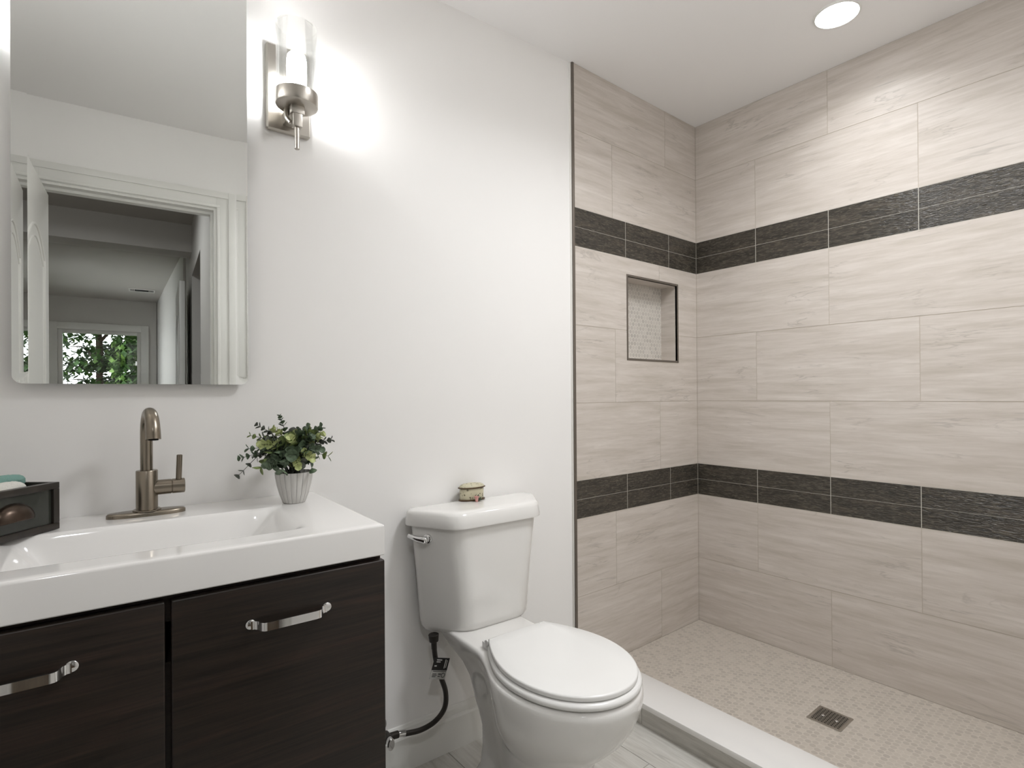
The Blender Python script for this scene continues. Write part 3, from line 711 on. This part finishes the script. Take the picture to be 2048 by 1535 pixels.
# water supply: hose, tag and stop valve
sup = thing('supply_hose', 'dark braided water hose curving from the toilet tank to the wall valve', 'hose', (-.69, -.06, .09), ML)
bm = bmesh.new()
hp = spline([(-.668, -.10, .345), (-.663, -.10, .30), (-.648, -.10, .245), (-.628, -.098, .185), (-.630, -.095, .135), (-.660, -.09, .102), (-.705, -.085, .090), (-.752, -.08, .094), (-.776, -.078, .100)], 12)
tube(bm, hp, .0078, 14); part('hose', bm, M_hose, sup, 60)
bm = bmesh.new(); cyl(bm, (-.669, -.10, .374), (-.668, -.10, .352), .016, .014, 12, .001); cyl(bm, (-.668, -.10, .352), (-.667, -.10, .330), .0085, .0085, 16); part('hose_nut', bm, M_hose, sup)
bm = bmesh.new(); cyl(bm, hp[-1], hp[-1]+Vector((.022, -.002, -.003)), .0095, .0095, 16, .001); part('ferrule', bm, M_chrome, sup)
# printed tag wrapped on the hose
Tm = Matrix.Translation((-.662, -.112, .305)) @ Matrix.Rotation(R(18), 4, 'Y')
tg = thing('hose_tag', 'small black and grey printed tag wrapped round the toilet hose', 'tag', (-.645, -.112, .27), ML)
bm = bmesh.new(); box(bm, -.010, .044, -.0006, .0006, -.036, 0, 0, M=Tm); part('tag_upper', bm, M_black, tg, 0, 'black upper half of tag')
bm = bmesh.new(); box(bm, -.010, .044, -.0006, .0006, -.062, -.036, 0, M=Tm); part('tag_lower', bm, M_tagw, tg, 0, 'grey lower half of tag')
bm = bmesh.new()
for a in ((.000,.018,-.0075,-.0045),(.000,.014,-.013,-.0105),(.030,.033,-.030,-.004),(.036,.038,-.028,-.006),(-.004,.004,-.025,-.022)): box(bm, a[0], a[1], -.0011, -.0006, a[2], a[3], M=Tm)
part('tag_print', bm, M_line, tg, 0)
bm = bmesh.new()
for a in ((-.004,.042,-.0395,-.038),(-.004,.010,-.047,-.0455),(-.004,.012,-.051,-.0495),(-.004,.009,-.055,-.0535),(.016,.026,-.048,-.0455),(.016,.024,-.054,-.052)): box(bm, a[0], a[1], -.0011, -.0006, a[2], a[3], M=Tm)
tube(bm, [Tm @ Vector((.034+.006*math.cos(k*math.pi/8), -.0009, -.050+.006*math.sin(k*math.pi/8))) for k in range(17)], .0009, 6, False)
part('tag_small_print', bm, M_black, tg, 0)
val = thing('stop_valve', 'chrome water stop valve with oval handle low on the wall beside the vanity', 'valve', (-.80, -.05, .10), ML)
bm = bmesh.new(); lathe(bm, (0,0,0), [(.028, 0), (.027, .003), (.012, .006)], 32, True); bm.transform(Matrix.Translation((-.812, -.0105, .105)) @ Matrix.Rotation(R(90), 4, 'X')); part('escutcheon', bm, M_chrome, val)
bm = bmesh.new(); cyl(bm, (-.812, -.005, .105), (-.812, -.068, .105), .0085, seg=16); part('stub_pipe', bm, M_hose, val)
bm = bmesh.new(); cyl(bm, (-.812, -.064, .105), (-.812, -.098, .105), .013, seg=20, bev=.002); cyl(bm, (-.812, -.08, .104), (-.776, -.078, .100), .0105, seg=18, bev=.001); part('valve_body', bm, M_hose, val)
bm = bmesh.new(); rings = []
for y, s_ in ((-.098, .75), (-.101, 1), (-.112, 1), (-.115, .8)):
    rings.append([Vector((-.812+.011*s_*math.cos(a), y, .100+.018*s_*math.sin(a))) for a in [2*math.pi*i/28 for i in range(28)]])
loft(bm, rings); part('valve_handle', bm, M_chrome, val)

# ------------------------------------------------------------------ trinket box and rosebud on the tank lid
zt_ = L0+.0498
bxx, bxy = -.495, -.042
tri = thing('trinket_box', 'tiny oval cream trinket box with floral pattern on the toilet tank lid', 'box', (bxx, bxy, zt_), ML)
M_tri = material('floral_enamel', (198,191,164), .4)
g = G(M_tri); n = g.node('ShaderNodeTexVoronoi', {'Vector': g.obj(), 'Scale': 105.0}); n2 = g.noise(g.obj(), 90, 3)
g.color(g.mix(g.math('MULTIPLY', g.ramp(n.outputs[0], [(.26, (1,1,1)), (.44, (0,0,0))]), g.ramp(n2, [(.44, (0,0,0)), (.54, (1,1,1))])), (198,191,164), (92,84,58)))
M_brass = material('aged_brass_rim', (98,80,62), .4, .8)
def oval(bm, prof, cx, cy, cz, ax, ay, N=40):
    loft(bm, [[Vector((cx+ax*k*math.cos(a), cy+ay*k*math.sin(a), cz+z)) for a in [2*math.pi*i/N for i in range(N)]] for k, z in prof])
A_, B_ = .047, .028
bm = bmesh.new(); oval(bm, [(.90, .003), (.92, .004), (.92, .038), (.90, .040)], bxx, bxy, zt_, A_, B_); part('box_body', bm, M_tri, tri, 50)
bm = bmesh.new(); oval(bm, [(.97, 0), (1.03, .0012), (1.03, .004), (.95, .0055)], bxx, bxy, zt_, A_, B_); part('base_rim', bm, M_brass, tri, 50)
bm = bmesh.new(); oval(bm, [(.98, .0402), (1.06, .0415), (1.06, .0435), (.97, .045)], bxx, bxy, zt_, A_, B_); part('lid_rim', bm, M_brass, tri, 50)
bm = bmesh.new(); oval(bm, [(.97, .044), (.93, .049), (.74, .0535), (.38, .056), (.05, .0565)], bxx, bxy, zt_, A_, B_); part('box_lid', bm, M_tri, tri, 50)
M_rose = material('pink_rose', (206,150,142), .45); M_roseleaf = material('rose_leaf', (48,62,42), .5)
rx, ry = -.502, -.084
ros = thing('rosebud', 'tiny pink rosebud with dark leaves in front of the trinket box', 'ornament', (rx, ry, zt_), ML)
bm = bmesh.new()
for k in range(5):
    a0 = k*1.26; r = .0085
    pts = [[Vector((rx+(r*(.35+.65*v)*math.cos(a0+u*.8)), ry+(r*(.35+.65*v)*math.sin(a0+u*.8)), zt_+.001+.017*v**.7)) for u in (-1,-.5,0,.5,1)] for v in (0,.35,.7,1)]
    loft(bm, pts, False, False, False)
lathe(bm, (rx, ry, zt_), [(.001, .0005), (.004, .001), (.0055, .008), (.004, .0145), (.001, .0155)], 16)
part('petals', bm, M_rose, ros, 60)
bm = bmesh.new()
for k, (dx, dy, dz) in enumerate(((.022,.008,.010),(.018,-.002,.004),(.012,.010,.020))):
    a = Vector((rx+.003, ry+.002, zt_+.003)); b = a+Vector((dx,dy,dz)); m_ = (a+b)/2; sd_ = Vector((-dy,dx,.004)).normalized()*.005
    up = Vector((0,0,.0012)); loft(bm, [[a, a+up*.2, a+up*.3], [m_-sd_, m_+up, m_+sd_], [b, b+up*.2, b+up*.3]], True, True)
part('rose_leaves', bm, M_roseleaf, ros, 0)

# ------------------------------------------------------------------ storage box with towels at the left end of the counter
q0 = Vector((-1.537, -.123, VZ)); du = Vector((-.645, -.764, 0)).normalized(); dn = Vector((-du.y, du.x, 0))   # du: along the front, dn: towards the viewer
if dn.y > 0: dn = -dn
BF = Matrix.Translation(ML @ q0) @ Matrix.Rotation(AW, 4, 'Z') @ Matrix(((du.x, -dn.x, 0, 0), (du.y, -dn.y, 0, 0), (0, 0, 1, 0), (0, 0, 0, 1)))
Lb, Db, Hb = .185, .098, .097
sb = thing('wooden_caddy', 'dark wooden box with metal cup pull at the left end of the counter', 'box', (0, 0, .0012), BF)
bm = bmesh.new(); tk = .008; z0 = .0012
box(bm, 0, Lb, .006, Db, z0, z0+.006); box(bm, 0, tk, .006, Db, z0, Hb, .0008); box(bm, Lb-tk, Lb, .006, Db, z0, Hb, .0008); box(bm, tk, Lb-tk, Db-tk, Db, z0, Hb, .0008); box(bm, tk, Lb-tk, .006, .010, z0, Hb); box(bm, tk, Lb-tk, .010, Db-tk, .064, .0725)
part('box_sides', bm, M_boxwood, sb)
bm = bmesh.new(); fw = .013
box(bm, 0, Lb, -.004, .006, z0, z0+fw, .001); box(bm, 0, Lb, -.004, .006, Hb-fw, Hb, .001); box(bm, 0, fw, -.004, .006, z0+fw, Hb-fw, .001); box(bm, Lb-fw, Lb, -.004, .006, z0+fw, Hb-fw, .001)
part('front_frame', bm, M_boxwood, sb)
bm = bmesh.new(); box(bm, fw, Lb-fw, .002, .006, z0+fw, Hb-fw); part('front_panel', bm, M_boxpane, sb, 0)
bm = bmesh.new(); cx = Lb/2; N = 24; rings = []
for k in range(9):
    b = math.pi/2*k/8; rings.append([Vector((cx+.040*math.cos(a)*math.cos(b), .002-.021*math.sin(b), z0+.038+.031*max(0, math.sin(a))*math.cos(b)-(.004 if math.sin(a) < -.01 else 0)*math.cos(b))) for a in [2*math.pi*i/N for i in range(N)]])
loft(bm, rings, True, True)
part('cup_pull', bm, M_pull, sb, 60, 'bronze cup pull')
def towel_mat(name, col):
    m = material(name, col, .95); g = G(m); g.bump(g.noise(g.obj(), 500, 3), .8, .002); return m
def rolled(name, x0, x1, yc, zc, r, mat, label, seed):
    rg = random.Random(seed); bm = bmesh.new(); n = 40; rings = []
    for i in range(n+1):
        x = x0+(x1-x0)*i/n; k = 1-.25*(abs(i/n-.5)*2)**8
        rings.append([Vector((x, yc+r*k*(1+.05*math.sin(3*a+i*.2)+rg.uniform(-.04,.04))*math.cos(a), zc+r*k*.93*(1+rg.uniform(-.04,.04))*math.sin(a))) for a in [2*math.pi*j/28 for j in range(28)]])
    loft(bm, rings); single(name, bm, mat, ((x0+x1)/2, yc, zc-r), BF, label, 'towel', 'towels in the dark box')
rolled('rolled_towel', .050, Lb-.012, .031, .091, .0185, towel_mat('white_terry', (226,224,216)), 'rolled white towel at the front inside the dark wooden box', 4)
rolled('rolled_towel', .012, Lb-.012, .070, .101, .0165, towel_mat('teal_terry', (128,166,156)), 'rolled pale teal towel at the back inside the dark wooden box', 5)

# ------------------------------------------------------------------ potted plant
px, py = -1.077, -.132
pot = thing('potted_plant', 'small artificial eucalyptus plant in a ribbed grey pot on the counter corner', 'plant', (px, py, VZ), ML)
M_pot = material('ribbed_grey_pot', (178,176,172), .6)
g = G(M_pot)
bm = bmesh.new()
rib = lambda a: 1+.022*abs(math.sin(a*9.5))-.010
lathe(bm, (px, py, VZ), [(.001, .0005), (.0255, .0005), (.0275, .003), (.0345, .022), (.0405, .045), (.0440, .065), (.0450, .078), (.0430, .0785), (.0412, .074), (.039, .060)], 190, True, False, rib)
part('pot', bm, M_pot, pot, 40)
# dark grooves between the ribs, unevenly coloured
at = g.node('ShaderNodeSeparateXYZ', {0: g.obj()}); ang = g.math('ARCTAN2', at.outputs[1], at.outputs[0]); sw = g.math('ABSOLUTE', g.math('SINE', g.math('MULTIPLY', ang, 9.5)))
nz = g.noise(g.vmath('MULTIPLY', g.obj(), (90, 90, 18)), 1, 3)
g.color(g.mix(g.math('MULTIPLY', g.ramp(sw, [(0, (1,1,1)), (.26, (0,0,0))]), g.ramp(nz, [(.35, (.35,.35,.35)), (.6, (1,1,1))])), g.mix(nz, (182,179,174), (212,210,206)), (88,86,82)))
bm = bmesh.new(); lathe(bm, (px, py, VZ), [(.041, .066), (.02, .070), (.001, .071)], 40); part('soil', bm, M_soil, pot)
def leaf_mat(name, a, b):
    m = material(name, a, .55); g = G(m); g.color(g.mix(g.ramp(g.noise(g.obj(), 120, 3), [(.35, (0,0,0)), (.65, (1,1,1))]), a, b)); return m
M_lf = [leaf_mat('eucalyptus_leaf', (66,82,62), (104,122,96)), leaf_mat('olive_leaf', (92,110,64), (138,152,92)), leaf_mat('lime_leaf', (158,168,106), (198,206,148)), leaf_mat('dusky_leaf', (70,74,66), (100,104,94))]
def leaf(bm, p, d, up, s, cup=.25):
    d = d.normalized(); sd_ = d.cross(up).normalized(); n = sd_.cross(d).normalized()
    rows_ = []
    for t, w in ((0, .10), (.2, .38), (.45, .54), (.7, .50), (.9, .28), (1, .04)):
        c = p+d*s*t+n*s*cup*(t*t*.4)
        rows_.append([c-sd_*s*w+n*s*w*cup, c-sd_*s*w*.5+n*s*w*.2*cup, c, c+sd_*s*w*.5+n*s*w*.2*cup, c+sd_*s*w+n*s*w*cup])
    loft(bm, rows_, False, False, False)
def sprig(tip, mats, nl, s0, s1, seed, bend=.3):
    rg = random.Random(seed); base = Vector((px+rg.uniform(-.014,.014), py+rg.uniform(-.014,.014), VZ+.068)); tip = Vector(tip)
    mid = base.lerp(tip, .5)+Vector((0, 0, bend*.06)); pts = spline([base, mid, tip], 14)
    bm = bmesh.new(); tube(bm, pts, lambda t: .0014*(1-.6*t), 6)
    for f in bm.faces: f.material_index = 1
    nf = len(bm.faces)
    for k in range(nl):
        t = .22+.78*k/(nl-1); i = min(int(t*(len(pts)-1)), len(pts)-2); p = pts[i]; ax = (pts[i+1]-pts[i]).normalized(); x, y = frame_of(ax)
        a = k*1.57+rg.uniform(-.3,.3); s = (s0+(s1-s0)*t)*1.22+rg.uniform(-.001,.001)
        for q in (0, math.pi):
            o_ = x*math.cos(a+q)+y*math.sin(a+q); leaf(bm, p, o_*.85+ax*.55, ax, s, rg.uniform(.15,.5))
    bm.faces.ensure_lookup_table()
    part('sprig', bm, [mats, M_lf[3]], pot, 60)
TIPS = [((-1.205,-.115,.905),3,9,.015,.010),((-1.198,-.10,.948),0,9,.017,.010),((-1.188,-.15,.975),0,8,.017,.010),((-1.178,-.12,1.005),1,8,.016,.009),((-1.160,-.11,1.030),3,9,.017,.009),
 ((-1.104,-.10,1.052),0,10,.018,.007),((-1.128,-.14,1.020),2,7,.019,.014),((-1.058,-.10,1.015),3,8,.017,.007),((-1.030,-.09,1.018),0,8,.018,.011),((-1.006,-.12,1.018),0,8,.018,.012),
 ((-.984,-.14,.985),3,8,.016,.010),((-1.000,-.17,.945),1,6,.018,.013),((-1.150,-.19,.935),0,7,.019,.015),((-1.098,-.20,.958),0,6,.021,.018),((-1.052,-.20,.948),2,5,.020,.018),((-1.030,-.19,.965),0,7,.019,.014),
 ((-1.160,-.17,.985),2,6,.020,.017),((-1.090,-.16,.995),1,7,.020,.016),((-1.045,-.16,.995),0,7,.020,.014),((-1.085,-.20,.932),2,5,.018,.017),((-1.015,-.16,1.000),2,6,.019,.016),((-1.120,-.20,.920),0,5,.018,.016),((-1.045,-.18,.915),0,5,.018,.015),((-1.120,-.07,.985),0,7,.018,.014),((-1.07,-.07,.985),0,7,.018,.014)]
rgp = random.Random(77)
for k in range(26):
    a_ = k*2.4; q_ = .30+.62*(k/26); TIPS.append(((px+math.cos(a_)*.085*q_-.01, py+math.sin(a_)*.058*q_, VZ+.085+.085*rgp.random()+.03*(1-q_)), (0,1,0,2,0,3)[k % 6], 6, .020, .017))
for i, (tp, mi, nl, a, b) in enumerate(TIPS):
    if mi == 2: nl, a, b = nl+3, a*.74, b*.74
    sprig(tp, M_lf[mi], nl, a, b, 20+i, .5 if tp[2] > .93 else 1.0)

# ------------------------------------------------------------------ shower drain
dr = thing('shower_drain', 'square metal drain grate set in the mosaic shower floor', 'drain', (-.3815, -.747, 0), MI)
X0, X1, Y0, Y1 = -.4355, -.3275, -.801, -.693
bm = bmesh.new(); b = .009
for a in ((X0,X1,Y0,Y0+b),(X0,X1,Y1-b,Y1),(X0,X0+b,Y0+b,Y1-b),(X1-b,X1,Y0+b,Y1-b)): box(bm, a[0], a[1], a[2], a[3], 0, .0022, .0004)
part('drain_frame', bm, M_nickel, dr)
bm = bmesh.new(); box(bm, X0+b, X1-b, Y0+b, Y1-b, .0001, .0005); part('drain_well', bm, M_hole, dr, 0)
bm = bmesh.new(); n = 9; st = (X1-X0-2*b)/n
for i in range(n+1): x = X0+b+i*st; box(bm, x-.0018, x+.0018, Y0+b, Y1-b, .0006, .0019)
for i in range(n+1): y = Y0+b+i*st; box(bm, X0+b, X1-b, y-.0026, y+.0026, .0006, .0019)
part('drain_grate', bm, M_nickel, dr, 0)
bm = bmesh.new()
bm.free()
for sx in (-1, 1):
    bm = bmesh.new(); cyl(bm, ((X0+X1)/2, (Y0+Y1)/2+sx*.022, .0018), ((X0+X1)/2, (Y0+Y1)/2+sx*.022, .0032), .0055, .0045, 20)
    part('drain_screw', bm, M_chrome, dr)

for o in bpy.data.objects:
    if 'base' in o: del o['base']
